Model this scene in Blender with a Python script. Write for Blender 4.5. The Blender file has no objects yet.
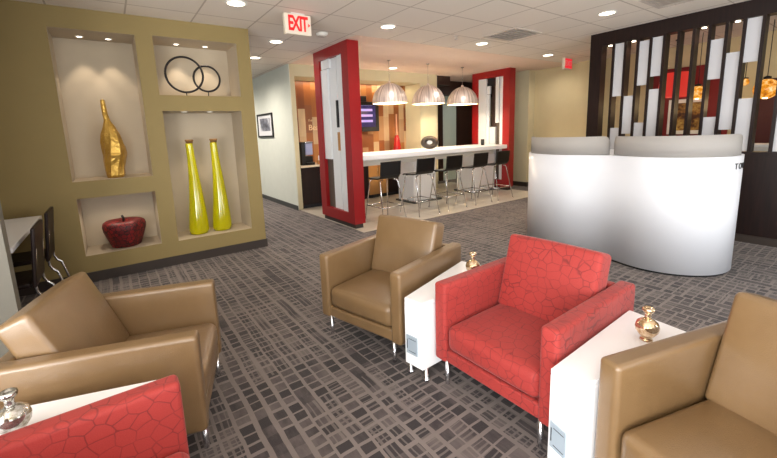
import bpy, bmesh, math, random
from mathutils import Vector, Matrix, noise
random.seed(7)
R = math.radians
PI = math.pi
S = 0.9                      # drawing units -> metres (applied to everything at the end)
scene = bpy.context.scene
COL = scene.collection

# ------------------------------------------------------------------ materials
def lin(c):
    def f(v):
        v /= 255.0
        return v / 12.92 if v <= 0.04045 else ((v + 0.055) / 1.055) ** 2.4
    return (f(c[0]), f(c[1]), f(c[2]), 1.0)

class NT:
    def __init__(s, name):
        s.m = bpy.data.materials.new(name); s.m.use_nodes = True
        s.t = s.m.node_tree; s.b = s.t.nodes['Principled BSDF']
    def n(s, typ, **kw):
        nd = s.t.nodes.new(typ)
        for k, v in kw.items():
            if k.startswith('_'):
                setattr(nd, k[1:], v)
            else:
                nd.inputs[k.replace('__', ' ')].default_value = v
        return nd
    def l(s, a, b): s.t.links.new(a, b)
    def math(s, op, a, b=None, c=None):
        nd = s.t.nodes.new('ShaderNodeMath'); nd.operation = op
        for i, v in enumerate((a, b, c)):
            if v is None: continue
            if isinstance(v, (int, float)): nd.inputs[i].default_value = v
            else: s.l(v, nd.inputs[i])
        return nd.outputs[0]
    def mix(s, f, a, b, blend='MIX'):
        nd = s.t.nodes.new('ShaderNodeMix'); nd.data_type = 'RGBA'; nd.blend_type = blend
        for i, v in ((0, f), (6, a), (7, b)):
            if isinstance(v, (int, float)): nd.inputs[i].default_value = v
            elif isinstance(v, tuple): nd.inputs[i].default_value = v
            else: s.l(v, nd.inputs[i])
        return nd.outputs[2]
    def coords(s, kind='Object'):
        return s.t.nodes.new('ShaderNodeTexCoord').outputs[kind]
    def sep(s, v):
        nd = s.t.nodes.new('ShaderNodeSeparateXYZ'); s.l(v, nd.inputs[0]); return nd.outputs
    def comb(s, x, y, z=0.0):
        nd = s.t.nodes.new('ShaderNodeCombineXYZ')
        for i, v in enumerate((x, y, z)):
            if isinstance(v, (int, float)): nd.inputs[i].default_value = v
            else: s.l(v, nd.inputs[i])
        return nd.outputs[0]
    def noise(s, vec, scale, detail=2.0, rough=0.5):
        nd = s.n('ShaderNodeTexNoise', Scale=scale, Detail=detail, Roughness=rough); s.l(vec, nd.inputs['Vector']); return nd.outputs['Fac']
    def white(s, vec):
        nd = s.t.nodes.new('ShaderNodeTexWhiteNoise'); nd.noise_dimensions = '3D'; s.l(vec, nd.inputs['Vector']); return nd.outputs['Value']
    def ramp(s, fac, stops, interp='LINEAR'):
        nd = s.t.nodes.new('ShaderNodeValToRGB'); s.l(fac, nd.inputs[0]); cr = nd.color_ramp; cr.interpolation = interp
        while len(cr.elements) < len(stops): cr.elements.new(0.5)
        for e, (p, c) in zip(cr.elements, stops): e.position = p; e.color = c
        return nd.outputs[0]
    def bump(s, h, strength=0.2, dist=0.01):
        nd = s.n('ShaderNodeBump', Strength=strength, Distance=dist); s.l(h, nd.inputs['Height']); s.l(nd.outputs[0], s.b.inputs['Normal'])
    def base(s, v):
        if isinstance(v, tuple): s.b.inputs['Base Color'].default_value = v
        else: s.l(v, s.b.inputs['Base Color'])
    def setp(s, **kw):
        for k, v in kw.items(): s.b.inputs[k.replace('__', ' ')].default_value = v

def plain(name, col, rough=0.5, metal=0.0, var=0.04, nscale=6.0, bump=0.0, **kw):
    t = NT(name); c = lin(col)
    co = t.coords()
    f = t.noise(co, nscale, 3.0)
    lo = tuple(max(0, v * (1 - var)) for v in c[:3]) + (1,); hi = tuple(min(1, v * (1 + var)) for v in c[:3]) + (1,)
    t.base(t.mix(f, lo, hi)); t.setp(Roughness=rough, Metallic=metal, **kw)
    if bump: t.bump(t.noise(co, 90.0, 3.0), bump, 0.004)
    return t.m

def emit(name, col, strength):
    t = NT(name); c = lin(col)
    t.base((0, 0, 0, 1)); t.setp(Emission__Color=c, Emission__Strength=strength, Roughness=0.4)
    return t.m

M = {}
M['olive'] = plain('olive_paint', (142, 123, 77), 0.75, bump=0.08)
M['niche'] = plain('cream_lining', (184, 170, 148), 0.8, bump=0.05)
M['cream'] = plain('cream_paint', (208, 199, 166), 0.8, bump=0.05)
M['beige'] = plain('beige_paint', (205, 190, 150), 0.8, bump=0.05)
M['whitewall'] = plain('pale_green_white_paint', (222, 226, 214), 0.8, bump=0.05)
M['greywall'] = plain('grey_paint', (122, 118, 108), 0.8, bump=0.05)
M['drywall'] = plain('pendant_tinted_drywall', (236, 214, 198), 0.85)  # pink glow of the pendants is put into the ceiling colour
M['basebrown'] = plain('dark_brown_vinyl_base', (52, 42, 36), 0.5)
M['basegrey'] = plain('charcoal_vinyl_base', (70, 72, 70), 0.5)
M['white'] = plain('white_laminate', (244, 244, 246), 0.3, var=0.01)
M['acrylic'] = plain('white_gloss_acrylic', (224, 227, 234), 0.3, var=0.01, Specular__IOR__Level=0.25)
M['chrome'] = plain('brushed_chrome', (215, 215, 218), 0.18, 1.0)
M['red'] = plain('red_lacquer', (146, 16, 20), 0.35, var=0.05)
M['redwall'] = plain('deep_red_paint', (120, 14, 18), 0.6)
M['blackplastic'] = plain('black_plastic', (12, 10, 10), 0.45)
M['blackmetal'] = plain('black_iron', (24, 18, 16), 0.45, 0.3)
M['cork'] = plain('cork', (128, 92, 52), 0.8)
M['grille'] = plain('grey_outlet_plate', (176, 190, 202), 0.35, 0.2)
M['dark'] = plain('dark_slot', (30, 30, 34), 0.6)
M['brownplank'] = plain('taupe_plank', (92, 80, 70), 0.5)
M['tanplank'] = plain('tan_inlay', (176, 128, 74), 0.5)
M['frostgrey'] = plain('grey_white_panel', (196, 196, 200), 0.5, var=0.01)
M['frost'] = plain('frosted_white_panel', (226, 228, 230), 0.5, var=0.01)
M['worktop'] = plain('cream_stone_worktop', (224, 208, 184), 0.3, var=0.1, nscale=40)
M['tanletter'] = plain('pale_tan_letter', (226, 192, 150), 0.5)
M['espresso'] = None
M['bulb'] = emit('warm_lamp', (255, 226, 170), 9.0)
M['lens'] = emit('downlight_lens', (255, 240, 214), 7.0)
M['whitetrim'] = plain('white_trim', (232, 230, 224), 0.4)
M['exitbox'] = plain('exit_sign_housing', (226, 214, 196), 0.5)
M['exitred'] = emit('exit_sign_red', (255, 26, 30), 1.3)
M['photo_mat'] = plain('white_mat_board', (228, 228, 230), 0.7)
M['ventgrey'] = plain('vent_grey', (198, 188, 178), 0.5)
M['doorwood'] = plain('dark_door_wood', (58, 38, 30), 0.45, var=0.2, nscale=14)
M['doorglass'] = plain('pale_green_glass_door', (206, 222, 212), 0.3)
M['redglass'] = plain('red_glass', (176, 18, 18), 0.12, Coat__Weight=0.5)

def espresso():
    t = NT('espresso_wood'); co = t.coords()
    mp = t.n('ShaderNodeMapping'); t.l(co, mp.inputs[0]); mp.inputs['Scale'].default_value = (12, 12, 0.9)
    f = t.noise(mp.outputs[0], 3.0, 5.0, 0.6)
    t.base(t.ramp(f, [(0.25, lin((16, 7, 6))), (0.75, lin((38, 20, 16)))])); t.setp(Roughness=0.45, Specular__IOR__Level=0.3)
    return t.m
M['espresso'] = espresso()

def leather(name, c1, c2):
    t = NT(name); co = t.coords()
    f = t.noise(co, 5.0, 4.0, 0.6)
    t.base(t.mix(f, lin(c1), lin(c2)))
    t.setp(Roughness=0.34, Specular__IOR__Level=0.6, Coat__Weight=0.4, Coat__Roughness=0.25)
    v = t.n('ShaderNodeTexVoronoi', Scale=260.0); t.l(co, v.inputs['Vector'])
    h = t.math('ADD', t.math('MULTIPLY', v.outputs['Distance'], 0.35), t.noise(co, 14.0, 4.0, 0.65))
    t.bump(h, 0.16, 0.01)
    return t.m
M['leather'] = leather('tan_leather', (112, 86, 56), (130, 103, 70))

def red_fabric():
    t = NT('red_crackle_fabric'); co = t.coords()
    s = t.sep(co)
    w = t.n('ShaderNodeTexNoise', Scale=9.0, Detail=2.0); t.l(co, w.inputs['Vector'])
    mp = t.n('ShaderNodeMapping'); t.l(co, mp.inputs[0]); mp.inputs['Scale'].default_value = (16, 16, 19.0)
    va = t.n('ShaderNodeVectorMath', _operation='MULTIPLY_ADD'); t.l(w.outputs['Color'], va.inputs[0]); va.inputs[1].default_value = (0.55, 0.55, 0.55); t.l(mp.outputs[0], va.inputs[2])
    v = t.n('ShaderNodeTexVoronoi', Scale=1.0, Randomness=0.75, _feature='DISTANCE_TO_EDGE', _distance='EUCLIDEAN'); t.l(va.outputs[0], v.inputs['Vector'])
    line = t.ramp(v.outputs['Distance'], [(0.0, (0.85, 0.85, 0.85, 1)), (0.02, (0.6, 0.6, 0.6, 1)), (0.055, (0, 0, 0, 1))])
    wear = t.ramp(t.noise(co, 7.0, 3.0, 0.6), [(0.38, (0.5, 0.5, 0.5, 1)), (0.62, (1, 1, 1, 1))])
    line = t.math('MULTIPLY', line, wear)
    wv = t.noise(co, 240.0, 2.0)
    base = t.mix(wv, lin((146, 37, 34)), lin((170, 56, 49)))
    t.base(t.mix(line, base, lin((98, 24, 24))))
    t.setp(Roughness=0.72, Sheen__Weight=0.15, Sheen__Roughness=0.4)
    h = t.math('SUBTRACT', t.math('MULTIPLY', wv, 0.25), line)
    t.bump(h, 0.25, 0.004)
    return t.m
M['redfabric'] = red_fabric()

def carpet():
    t = NT('grid_carpet'); co = t.coords('Object'); s = t.sep(co)
    wob = t.n('ShaderNodeTexNoise', Scale=3.5, Detail=3.0); t.l(co, wob.inputs['Vector'])
    ws = t.sep(wob.outputs['Color'])
    x = t.math('ADD', s[0], t.math('MULTIPLY', t.math('SUBTRACT', ws[0], 0.5), 0.032))
    y = t.math('ADD', s[1], t.math('MULTIPLY', t.math('SUBTRACT', ws[1], 0.5), 0.032))
    P1, P2 = 0.094, 0.078
    u = t.math('DIVIDE', x, P1)
    strip = t.white(t.comb(t.math('FLOOR', t.math('DIVIDE', x, P1 * 4)), t.math('FLOOR', t.math('DIVIDE', y, P2 * 11)), 8.0))
    v = t.math('ADD', t.math('DIVIDE', y, P2), strip)
    def lines(a, idx, wid):
        fr = t.math('FRACT', a); fl = t.math('FLOOR', a)
        r = t.white(t.comb(fl, idx, 3.3))
        w = t.math('MULTIPLY_ADD', r, wid, wid * 0.55)
        return t.math('LESS_THAN', fr, w), fl, r
    lu, fu, ru = lines(u, 1.7, 0.21)
    lv, fv, rv = lines(v, 5.1, 0.21)
    u2 = t.math('MULTIPLY', u, 2.63); lu2, fu2, ru2 = lines(u2, 9.7, 0.30)
    v2 = t.math('MULTIPLY', v, 2.37); lv2, fv2, rv2 = lines(v2, 4.4, 0.28)
    big = t.noise(co, 1.3, 3.0, 0.6)
    med = t.noise(co, 5.0, 3.0, 0.6)
    c2 = t.white(t.comb(t.math('FLOOR', t.math('DIVIDE', x, P1 * 2)), t.math('FLOOR', t.math('DIVIDE', y, P2 * 5)), 1.0))
    c3 = t.white(t.comb(fu, t.math('FLOOR', t.math('DIVIDE', v, 3.0)), 6.0))
    lu2 = t.math('MULTIPLY', lu2, t.math('GREATER_THAN', c2, 0.62))
    lv2 = t.math('MULTIPLY', lv2, t.math('GREATER_THAN', c3, 0.72))
    lv = t.math('MULTIPLY', lv, t.math('GREATER_THAN', c3, 0.10))
    line = t.math('MAXIMUM', t.math('MAXIMUM', lu, lv), t.math('MULTIPLY', t.math('MAXIMUM', lu2, lv2), 0.6))
    cell = t.white(t.comb(fu, fv, 0.0))
    # blocks where the cells fade towards the line colour
    mp = t.n('ShaderNodeMapping'); t.l(co, mp.inputs[0]); mp.inputs['Scale'].default_value = (5.5, 2.2, 1.0)
    patch = t.noise(mp.outputs[0], 1.0, 4.0, 0.7)
    fade = t.math('ADD', t.math('MULTIPLY', cell, 0.30), t.math('ADD', t.math('MULTIPLY', patch, 0.95), t.math('MULTIPLY', big, 0.25)))
    fade = t.ramp(fade, [(0.70, (0, 0, 0, 1)), (0.98, (1, 1, 1, 1))])
    dark = t.mix(cell, lin((38, 33, 35)), lin((60, 52, 54)))
    mid = t.mix(cell, lin((88, 79, 78)), lin((106, 96, 93)))
    light = t.mix(med, lin((114, 104, 100)), lin((138, 127, 122)))
    basec = t.mix(fade, dark, mid)
    colr = t.mix(line, basec, light)
    pile = t.noise(co, 320.0, 2.0)
    colr = t.mix(t.math('MULTIPLY', pile, 0.35), colr, lin((60, 52, 50)))
    t.base(colr); t.setp(Roughness=0.9, Sheen__Weight=0.12)
    t.bump(t.math('ADD', pile, t.math('MULTIPLY', line, 0.5)), 0.35, 0.006)
    return t.m
M['carpet'] = carpet()

def tiles(name, px, py, c1, c2, g, gw, rough, oy=0.0, ox=0.0, speck=0.0):
    t = NT(name); co = t.coords('Object'); s = t.sep(co)
    u = t.math('DIVIDE', t.math('SUBTRACT', s[0], ox), px); v = t.math('DIVIDE', t.math('SUBTRACT', s[1], oy), py)
    lu = t.math('LESS_THAN', t.math('FRACT', t.math('ADD', u, gw / px / 2)), gw / px)
    lv = t.math('LESS_THAN', t.math('FRACT', t.math('ADD', v, gw / py / 2)), gw / py)
    line = t.math('MAXIMUM', lu, lv)
    r = t.white(t.comb(t.math('FLOOR', u), t.math('FLOOR', v), 0.0))
    n = t.noise(co, 60.0 if speck else 4.0, 4.0, 0.6)
    f = t.math('ADD', t.math('MULTIPLY', r, 0.4), t.math('MULTIPLY', n, 0.6))
    t.base(t.mix(line, t.mix(f, lin(c1), lin(c2)), lin(g))); t.setp(Roughness=rough)
    h = t.math('SUBTRACT', t.math('MULTIPLY', n, speck), line)
    t.bump(h, 0.3, 0.006)
    return t.m
M['ceiltile'] = tiles('ceiling_tile', 0.69, 0.69, (226, 217, 206), (238, 229, 218), (190, 178, 166), 0.018, 0.9, oy=4.98, ox=-0.36, speck=0.25)
M['floortile'] = tiles('stone_floor_tile', 0.55, 0.55, (176, 168, 156), (202, 194, 180), (150, 142, 130), 0.012, 0.32, oy=5.0, ox=3.2)

def woodwall():
    t = NT('mixed_plank_veneer'); co = t.coords(); s = t.sep(co)
    u = t.math('FLOOR', t.math('DIVIDE', s[0], 0.17))
    ru = t.white(t.comb(u, 2.0, 0.0))
    z = t.math('ADD', t.math('DIVIDE', s[2], 0.62), t.math('MULTIPLY', ru, 3.0))
    fz = t.math('FLOOR', z)
    c = t.white(t.comb(u, fz, 4.0))
    mp = t.n('ShaderNodeMapping'); t.l(co, mp.inputs[0]); mp.inputs['Scale'].default_value = (30, 30, 1.5)
    g = t.noise(mp.outputs[0], 2.0, 4.0)
    col = t.ramp(c, [(0.0, lin((112, 58, 24))), (0.3, lin((146, 84, 36))), (0.55, lin((172, 116, 62))), (0.78, lin((216, 194, 156))), (1.0, lin((124, 66, 30)))])
    # browner towards the right-hand end of the panelling where darker boards were used, redder at the left
    col = t.mix(t.math('MULTIPLY', g, 0.45), col, lin((110, 58, 26)))
    t.base(col); t.setp(Roughness=0.4)
    return t.m
M['woodwall'] = woodwall()

def brushed(name, c1, c2, sx):
    t = NT(name); co = t.coords(); s = t.sep(co)
    a = t.n('ShaderNodeMath', _operation='ARCTAN2'); t.l(s[1], a.inputs[0]); t.l(s[0], a.inputs[1])
    f = t.noise(t.comb(t.math('MULTIPLY', a.outputs[0], sx), 0.0, t.math('MULTIPLY', s[2], 0.6)), 2.0, 3.0, 0.7)
    t.base(t.ramp(f, [(0.38, lin(c1)), (0.6, lin(c2))])); t.setp(Roughness=0.42, Metallic=0.5)
    return t.m
M['dome'] = brushed('ribbed_aluminium', (166, 150, 142), (240, 228, 220), 5.0)
M['domein'] = plain('bulb_tinted_lining', (250, 226, 176), 0.6)  # yellow of the bulb light is put into the lining colour

def gold():
    t = NT('crumpled_gold'); co = t.coords()
    f = t.noise(co, 9.0, 4.0)
    t.base(t.mix(f, lin((176, 130, 44)), lin((236, 196, 104)))); t.setp(Roughness=0.36, Metallic=0.7)
    t.bump(t.noise(co, 16.0, 3.0), 0.5, 0.05)
    return t.m
M['gold'] = gold()

def mercury(name, c1, c2):
    t = NT(name); co = t.coords()
    f = t.noise(co, 26.0, 4.0, 0.7)
    t.base(t.ramp(f, [(0.35, lin(c1)), (0.62, lin(c2))])); t.setp(Roughness=0.14, Metallic=0.85)
    return t.m
M['mercgold'] = mercury('gold_mercury_glass', (190, 146, 98), (248, 232, 204))
M['mercsilver'] = mercury('silver_mercury_glass', (122, 110, 84), (240, 240, 238))

def mosaic():
    t = NT('red_mosaic'); co = t.coords()
    v = t.n('ShaderNodeTexVoronoi', Scale=22.0, _feature='DISTANCE_TO_EDGE'); t.l(co, v.inputs['Vector'])
    v2 = t.n('ShaderNodeTexVoronoi', Scale=22.0); t.l(co, v2.inputs['Vector'])
    line = t.math('LESS_THAN', v.outputs['Distance'], 0.07)
    s = t.sep(v2.outputs['Color'])
    t.base(t.mix(line, t.mix(s[0], lin((84, 8, 12)), lin((132, 20, 22))), lin((40, 6, 8)))); t.setp(Roughness=0.55)
    t.bump(t.math('SUBTRACT', 1.0, line), 0.4, 0.01)
    return t.m
M['mosaic'] = mosaic()

def lime():
    t = NT('lime_glass'); t.base(lin((214, 206, 14))); t.setp(Roughness=0.06, Transmission__Weight=0.45, IOR=1.3, Coat__Weight=0.6)
    return t.m
M['lime'] = lime()

def frosted_screen():
    t = NT('frosted_acrylic_screen'); t.base(lin((188, 184, 180))); t.setp(Roughness=0.55, Transmission__Weight=0.35, IOR=1.1)
    return t.m
M['screenfrost'] = frosted_screen()

def glass():
    t = NT('clear_window_glass'); t.base((0.95, 0.97, 1, 1)); t.setp(Roughness=0.0, Transmission__Weight=1.0, IOR=1.02, Alpha=0.25)
    return t.m
M['glass'] = glass()

def amber():
    t = NT('amber_crackle_glass'); co = t.coords()
    f = t.noise(co, 12.0, 4.0, 0.7)
    c = t.ramp(f, [(0.35, lin((150, 70, 8))), (0.5, lin((236, 150, 34))), (0.68, lin((255, 232, 170)))])
    t.base((0.05, 0.02, 0, 1)); t.l(c, t.b.inputs['Emission Color']); t.setp(Emission__Strength=0.9, Roughness=0.2)
    return t.m
M['amber'] = amber()
M['redshade'] = emit('lit_red_lampshade', (226, 56, 46), 0.65)

def tvscreen():
    t = NT('tv_picture'); co = t.coords(); s = t.sep(co)
    rows = t.math('FRACT', t.math('MULTIPLY', s[2], 7.5))
    band = t.math('LESS_THAN', rows, 0.42)
    top = t.math('GREATER_THAN', s[2], -0.18)
    right = t.math('LESS_THAN', s[0], 0.24)
    n = t.noise(co, 5.0, 2.0)
    bg = t.mix(n, lin((20, 10, 40)), lin((70, 60, 120)))
    tx = t.mix(n, lin((150, 170, 255)), lin((255, 190, 220)))
    f = t.math('MULTIPLY', t.math('MULTIPLY', band, top), right)
    c = t.mix(f, bg, tx)
    t.base((0.01, 0.01, 0.01, 1)); t.l(c, t.b.inputs['Emission Color']); t.setp(Emission__Strength=0.9, Roughness=0.15)
    return t.m
M['tv'] = tvscreen()

def picture(name, stops, sc):
    t = NT(name); co = t.coords(); f = t.noise(co, sc, 5.0, 0.65)
    t.base(t.ramp(f, stops)); t.setp(Roughness=0.4); return t.m
M['citypic'] = picture('monochrome_photograph', [(0.35, lin((60, 62, 72))), (0.5, lin((120, 122, 134))), (0.65, lin((206, 208, 214)))], 5.0)
M['abstract'] = picture('yellow_brown_painting', [(0.4, lin((74, 42, 24))), (0.48, lin((150, 112, 50))), (0.58, lin((206, 178, 96))), (0.66, lin((90, 50, 28)))], 4.0)

# ------------------------------------------------------------------ mesh helpers
def BM(): return bmesh.new()

def box(bm, x0, x1, y0, y1, z0, z1, mat=None):
    vs = [bm.verts.new((x, y, z)) for x in (x0, x1) for y in (y0, y1) for z in (z0, z1)]
    if mat is not None:
        for v in vs: v.co = mat @ v.co
    for f in ((0, 1, 3, 2), (4, 6, 7, 5), (0, 4, 5, 1), (2, 3, 7, 6), (0, 2, 6, 4), (1, 5, 7, 3)):
        bm.faces.new([vs[i] for i in f])
    return vs

def rbox(bm, x0, x1, y0, y1, z0, z1, r=0.01, seg=3, mat=None):
    b2 = bmesh.new(); box(b2, x0, x1, y0, y1, z0, z1)
    bmesh.ops.bevel(b2, geom=list(b2.edges) , offset=r, segments=seg, profile=0.5, affect='EDGES')
    merge(bm, b2, mat)

def merge(bm, b2, mat=None):
    if mat is not None: bmesh.ops.transform(b2, matrix=mat, verts=b2.verts)
    vm = {}
    for v in b2.verts: vm[v] = bm.verts.new(v.co)
    for f in b2.faces:
        try: nf = bm.faces.new([vm[v] for v in f.verts]); nf.smooth = f.smooth
        except ValueError: pass
    b2.free()

def cushion(bm, x0, x1, y0, y1, z0, z1, r, bulge=(0, 0, 0), mat=None, n=9):
    """rounded box with softly bulging faces"""
    b2 = bmesh.new(); hx, hy, hz = (x1 - x0) / 2, (y1 - y0) / 2, (z1 - z0) / 2
    c = Vector(((x0 + x1) / 2, (y0 + y1) / 2, (z0 + z1) / 2))
    def params(h):
        e = [-1, -1 + 0.12 * r / h, -1 + 0.35 * r / h, -1 + 0.65 * r / h, -1 + r / h]
        k = 6
        midp = [(-1 + r / h) + (2 - 2 * r / h) * i / k for i in range(1, k)]
        return e + midp + [-v for v in reversed(e)]
    P = [params(hx), params(hy), params(hz)]
    H = (hx, hy, hz); cache = {}
    def vert(p):
        key = tuple(round(v, 5) for v in p)
        if key in cache: return cache[key]
        q = Vector((p[0] * hx, p[1] * hy, p[2] * hz))
        inn = Vector([max(-(H[i] - r), min(H[i] - r, q[i])) for i in range(3)])
        d = q - inn
        if d.length > 1e-9: q = inn + d.normalized() * r
        for i in range(3):
            if bulge[i]:
                o = [j for j in range(3) if j != i]
                w = (1 - p[o[0]] ** 2) * (1 - p[o[1]] ** 2)
                q[i] += bulge[i] * w * p[i]
        cache[key] = b2.verts.new(c + q); return cache[key]
    for ax in range(3):
        o = [j for j in range(3) if j != ax]
        for sgn in (-1, 1):
            A, B = P[o[0]], P[o[1]]
            for i in range(len(A) - 1):
                for j in range(len(B) - 1):
                    quad = []
                    for (a, b) in ((i, j), (i + 1, j), (i + 1, j + 1), (i, j + 1)):
                        p = [0, 0, 0]; p[ax] = sgn; p[o[0]] = A[a]; p[o[1]] = B[b]; quad.append(vert(p))
                    if len(set(quad)) == 4:
                        f = b2.faces.new(quad); f.smooth = True
    bmesh.ops.recalc_face_normals(b2, faces=b2.faces)
    merge(bm, b2, mat)

def lathe(bm, prof, seg=32, mat=None, cap=True, smooth=True, fn=None):
    rings = []
    for (r, z) in prof:
        ring = []
        for k in range(seg):
            a = 2 * PI * k / seg
            co = Vector((r * math.cos(a), r * math.sin(a), z))
            if fn: co = fn(co, a)
            if mat is not None: co = mat @ co
            ring.append(bm.verts.new(co))
        rings.append(ring)
    for i in range(len(rings) - 1):
        for k in range(seg):
            f = bm.faces.new((rings[i][k], rings[i][(k + 1) % seg], rings[i + 1][(k + 1) % seg], rings[i + 1][k])); f.smooth = smooth
    if cap:
        bm.faces.new(list(reversed(rings[0]))); bm.faces.new(rings[-1])

def tube(bm, pts, r, seg=10, closed=False, cap=True):
    pts = [Vector(p) for p in pts]; n = len(pts); rings = []
    up = None
    for i, p in enumerate(pts):
        if closed: d = pts[(i + 1) % n] - pts[i - 1]
        elif i == 0: d = pts[1] - p
        elif i == n - 1: d = p - pts[i - 1]
        else: d = (pts[i + 1] - p).normalized() + (p - pts[i - 1]).normalized()
        d.normalize()
        if up is None:
            up = Vector((0, 0, 1)) if abs(d.z) < 0.9 else Vector((1, 0, 0))
        a = (up - d * up.dot(d)).normalized(); b = d.cross(a); up = a
        rings.append([bm.verts.new(p + a * (r * math.cos(2 * PI * k / seg)) + b * (r * math.sin(2 * PI * k / seg))) for k in range(seg)])
    m = n if closed else n - 1
    for i in range(m):
        A, B = rings[i], rings[(i + 1) % n]
        for k in range(seg):
            f = bm.faces.new((A[k], A[(k + 1) % seg], B[(k + 1) % seg], B[k])); f.smooth = True
    if cap and not closed:
        bm.faces.new(list(reversed(rings[0]))); bm.faces.new(rings[-1])

def prism(bm, poly, z0, z1, mat=None, smooth_sides=False):
    a = [bm.verts.new((x, y, z0)) for x, y in poly]; b = [bm.verts.new((x, y, z1)) for x, y in poly]
    if mat is not None:
        for v in a + b: v.co = mat @ v.co
    n = len(poly)
    bm.faces.new(list(reversed(a))); bm.faces.new(b)
    for i in range(n):
        f = bm.faces.new((a[i], a[(i + 1) % n], b[(i + 1) % n], b[i])); f.smooth = smooth_sides

def obj(name, bm, mat, parent=None, loc=(0, 0, 0), rotz=0.0, wn=False, mats=None):
    bmesh.ops.recalc_face_normals(bm, faces=bm.faces)
    me = bpy.data.meshes.new(name); bm.to_mesh(me); bm.free()
    for m in ([mat] if mats is None else mats): me.materials.append(m)
    o = bpy.data.objects.new(name, me); COL.objects.link(o)
    o.location = loc; o.rotation_euler = (0, 0, rotz)
    if parent is not None: o.parent = parent
    if wn:
        for p in me.polygons: p.use_smooth = True
        w = o.modifiers.new('weighted', 'WEIGHTED_NORMAL'); w.keep_sharp = True; w.weight = 90
    return o

def tag(o, label, cat, group=None, kind=None):
    o['label'] = label; o['category'] = cat
    if group: o['group'] = group
    if kind: o['kind'] = kind
    return o

def thing(name, label, cat, loc=(0, 0, 0), rotz=0.0, group=None):
    o = bpy.data.objects.new(name, None); COL.objects.link(o); o.empty_display_size = 0.1
    o.location = loc; o.rotation_euler = (0, 0, rotz)
    return tag(o, label, cat, group)

def struct(name, bm, mat, loc=(0, 0, 0), wn=False, mats=None):
    o = obj(name, bm, mat, None, loc, 0.0, wn, mats); o['kind'] = 'structure'; return o

def sbox(name, b, mat):
    bm = BM(); box(bm, *b); return struct(name, bm, mat)

def dup(root, loc, rotz=None, label=None, group=None):
    r = root.copy(); COL.objects.link(r); r.location = loc
    if rotz is not None: r.rotation_euler = (0, 0, rotz)
    if label: r['label'] = label
    if group: r['group'] = group
    for ch in list(root.children):
        c = ch.copy(); COL.objects.link(c); c.parent = r
        for g in list(ch.children):
            d = g.copy(); COL.objects.link(d); d.parent = c
    return r

def textobj(name, body, size, mat, parent, loc, rot, depth=0.004, align='CENTER', offset=0.0):
    cu = bpy.data.curves.new(name, 'FONT'); cu.body = body; cu.size = size; cu.extrude = depth
    cu.align_x = align; cu.align_y = 'CENTER'
    cu.offset = offset
    tmp = bpy.data.objects.new(name + '_outline', cu); COL.objects.link(tmp)
    dg = bpy.context.evaluated_depsgraph_get(); dg.update()
    me = bpy.data.meshes.new_from_object(tmp.evaluated_get(dg))
    bpy.data.objects.remove(tmp); bpy.data.curves.remove(cu)
    me.materials.clear(); me.materials.append(mat)
    o = bpy.data.objects.new(name, me); COL.objects.link(o); o.location = loc; o.rotation_euler = rot; o.parent = parent
    return o

CEIL = 3.03
# ------------------------------------------------------------------ the room shell
sbox('floor', (-2.4, 12.0, -2.8, 13.0, -0.1, 0.0), M['carpet'])
sbox('trim_1', (3.2, 8.42, 5.0, 8.1, 0.0, 0.006), M['floortile'])           # stone tiled bay under the bar
bpy.data.objects['trim_1'].name = 'floor_bar'
sbox('ceiling', (-2.4, 12.0, -2.8, 4.98, CEIL, CEIL + 0.1), M['ceiltile'])
sbox('ceiling_corridor', (-2.4, 3.2, 4.98, 13.0, CEIL, CEIL + 0.1), M['ceiltile'])
sbox('ceiling_bar', (3.2, 12.0, 4.98, 13.0, CEIL, CEIL + 0.1), M['drywall'])

# shelf wall with four niches: front skin pieces + lined recesses
YW, YB = 5.36, 5.88
niches = [(-0.38, 0.40, 1.172, 2.812), (0.58, 1.55, 2.14, 2.825), (0.59, 1.535, 0.305, 1.95), (-0.37, 0.40, 0.31, 0.978)]
bm = BM()
xs = sorted({-2.4, 1.725, *[n[0] for n in niches], *[n[1] for n in niches]})
zs = sorted({0.0, CEIL, *[n[2] for n in niches], *[n[3] for n in niches]})
grid = {}
def gv(x, z):
    if (x, z) not in grid: grid[(x, z)] = bm.verts.new((x, YW, z))
    return grid[(x, z)]
for i in range(len(xs) - 1):
    for j in range(len(zs) - 1):
        cx, cz = (xs[i] + xs[i + 1]) / 2, (zs[j] + zs[j + 1]) / 2
        if any(n[0] < cx < n[1] and n[2] < cz < n[3] for n in niches): continue
        bm.faces.new((gv(xs[i], zs[j]), gv(xs[i + 1], zs[j]), gv(xs[i + 1], zs[j + 1]), gv(xs[i], zs[j + 1])))
box(bm, 1.715, 1.725, YW + 0.001, YB + 0.1, 0, CEIL)
box(bm, -2.4, 1.725, YB + 0.09, YB + 0.1, 0, CEIL)
struct('wall_north', bm, M['olive'])
for k, (x0, x1, z0, z1) in enumerate(niches):
    bm = BM(); t = 0.012
    box(bm, x0 - t, x0, YW + 0.002, YB, z0 - t, z1 + t); box(bm, x1, x1 + t, YW + 0.002, YB, z0 - t, z1 + t)
    box(bm, x0, x1, YW + 0.002, YB, z0 - t, z0); box(bm, x0, x1, YW + 0.002, YB, z1, z1 + t)
    box(bm, x0, x1, YB - t, YB, z0, z1)
    struct('trim_%d' % (k + 1), bm, M['niche'])
bm = BM(); box(bm, -2.4, 1.738, YW - 0.014, YW, 0, 0.115); box(bm, 1.724, 1.738, YW, YB + 0.1, 0, 0.115)
struct('baseboard_north', bm, M['basebrown'])

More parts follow.
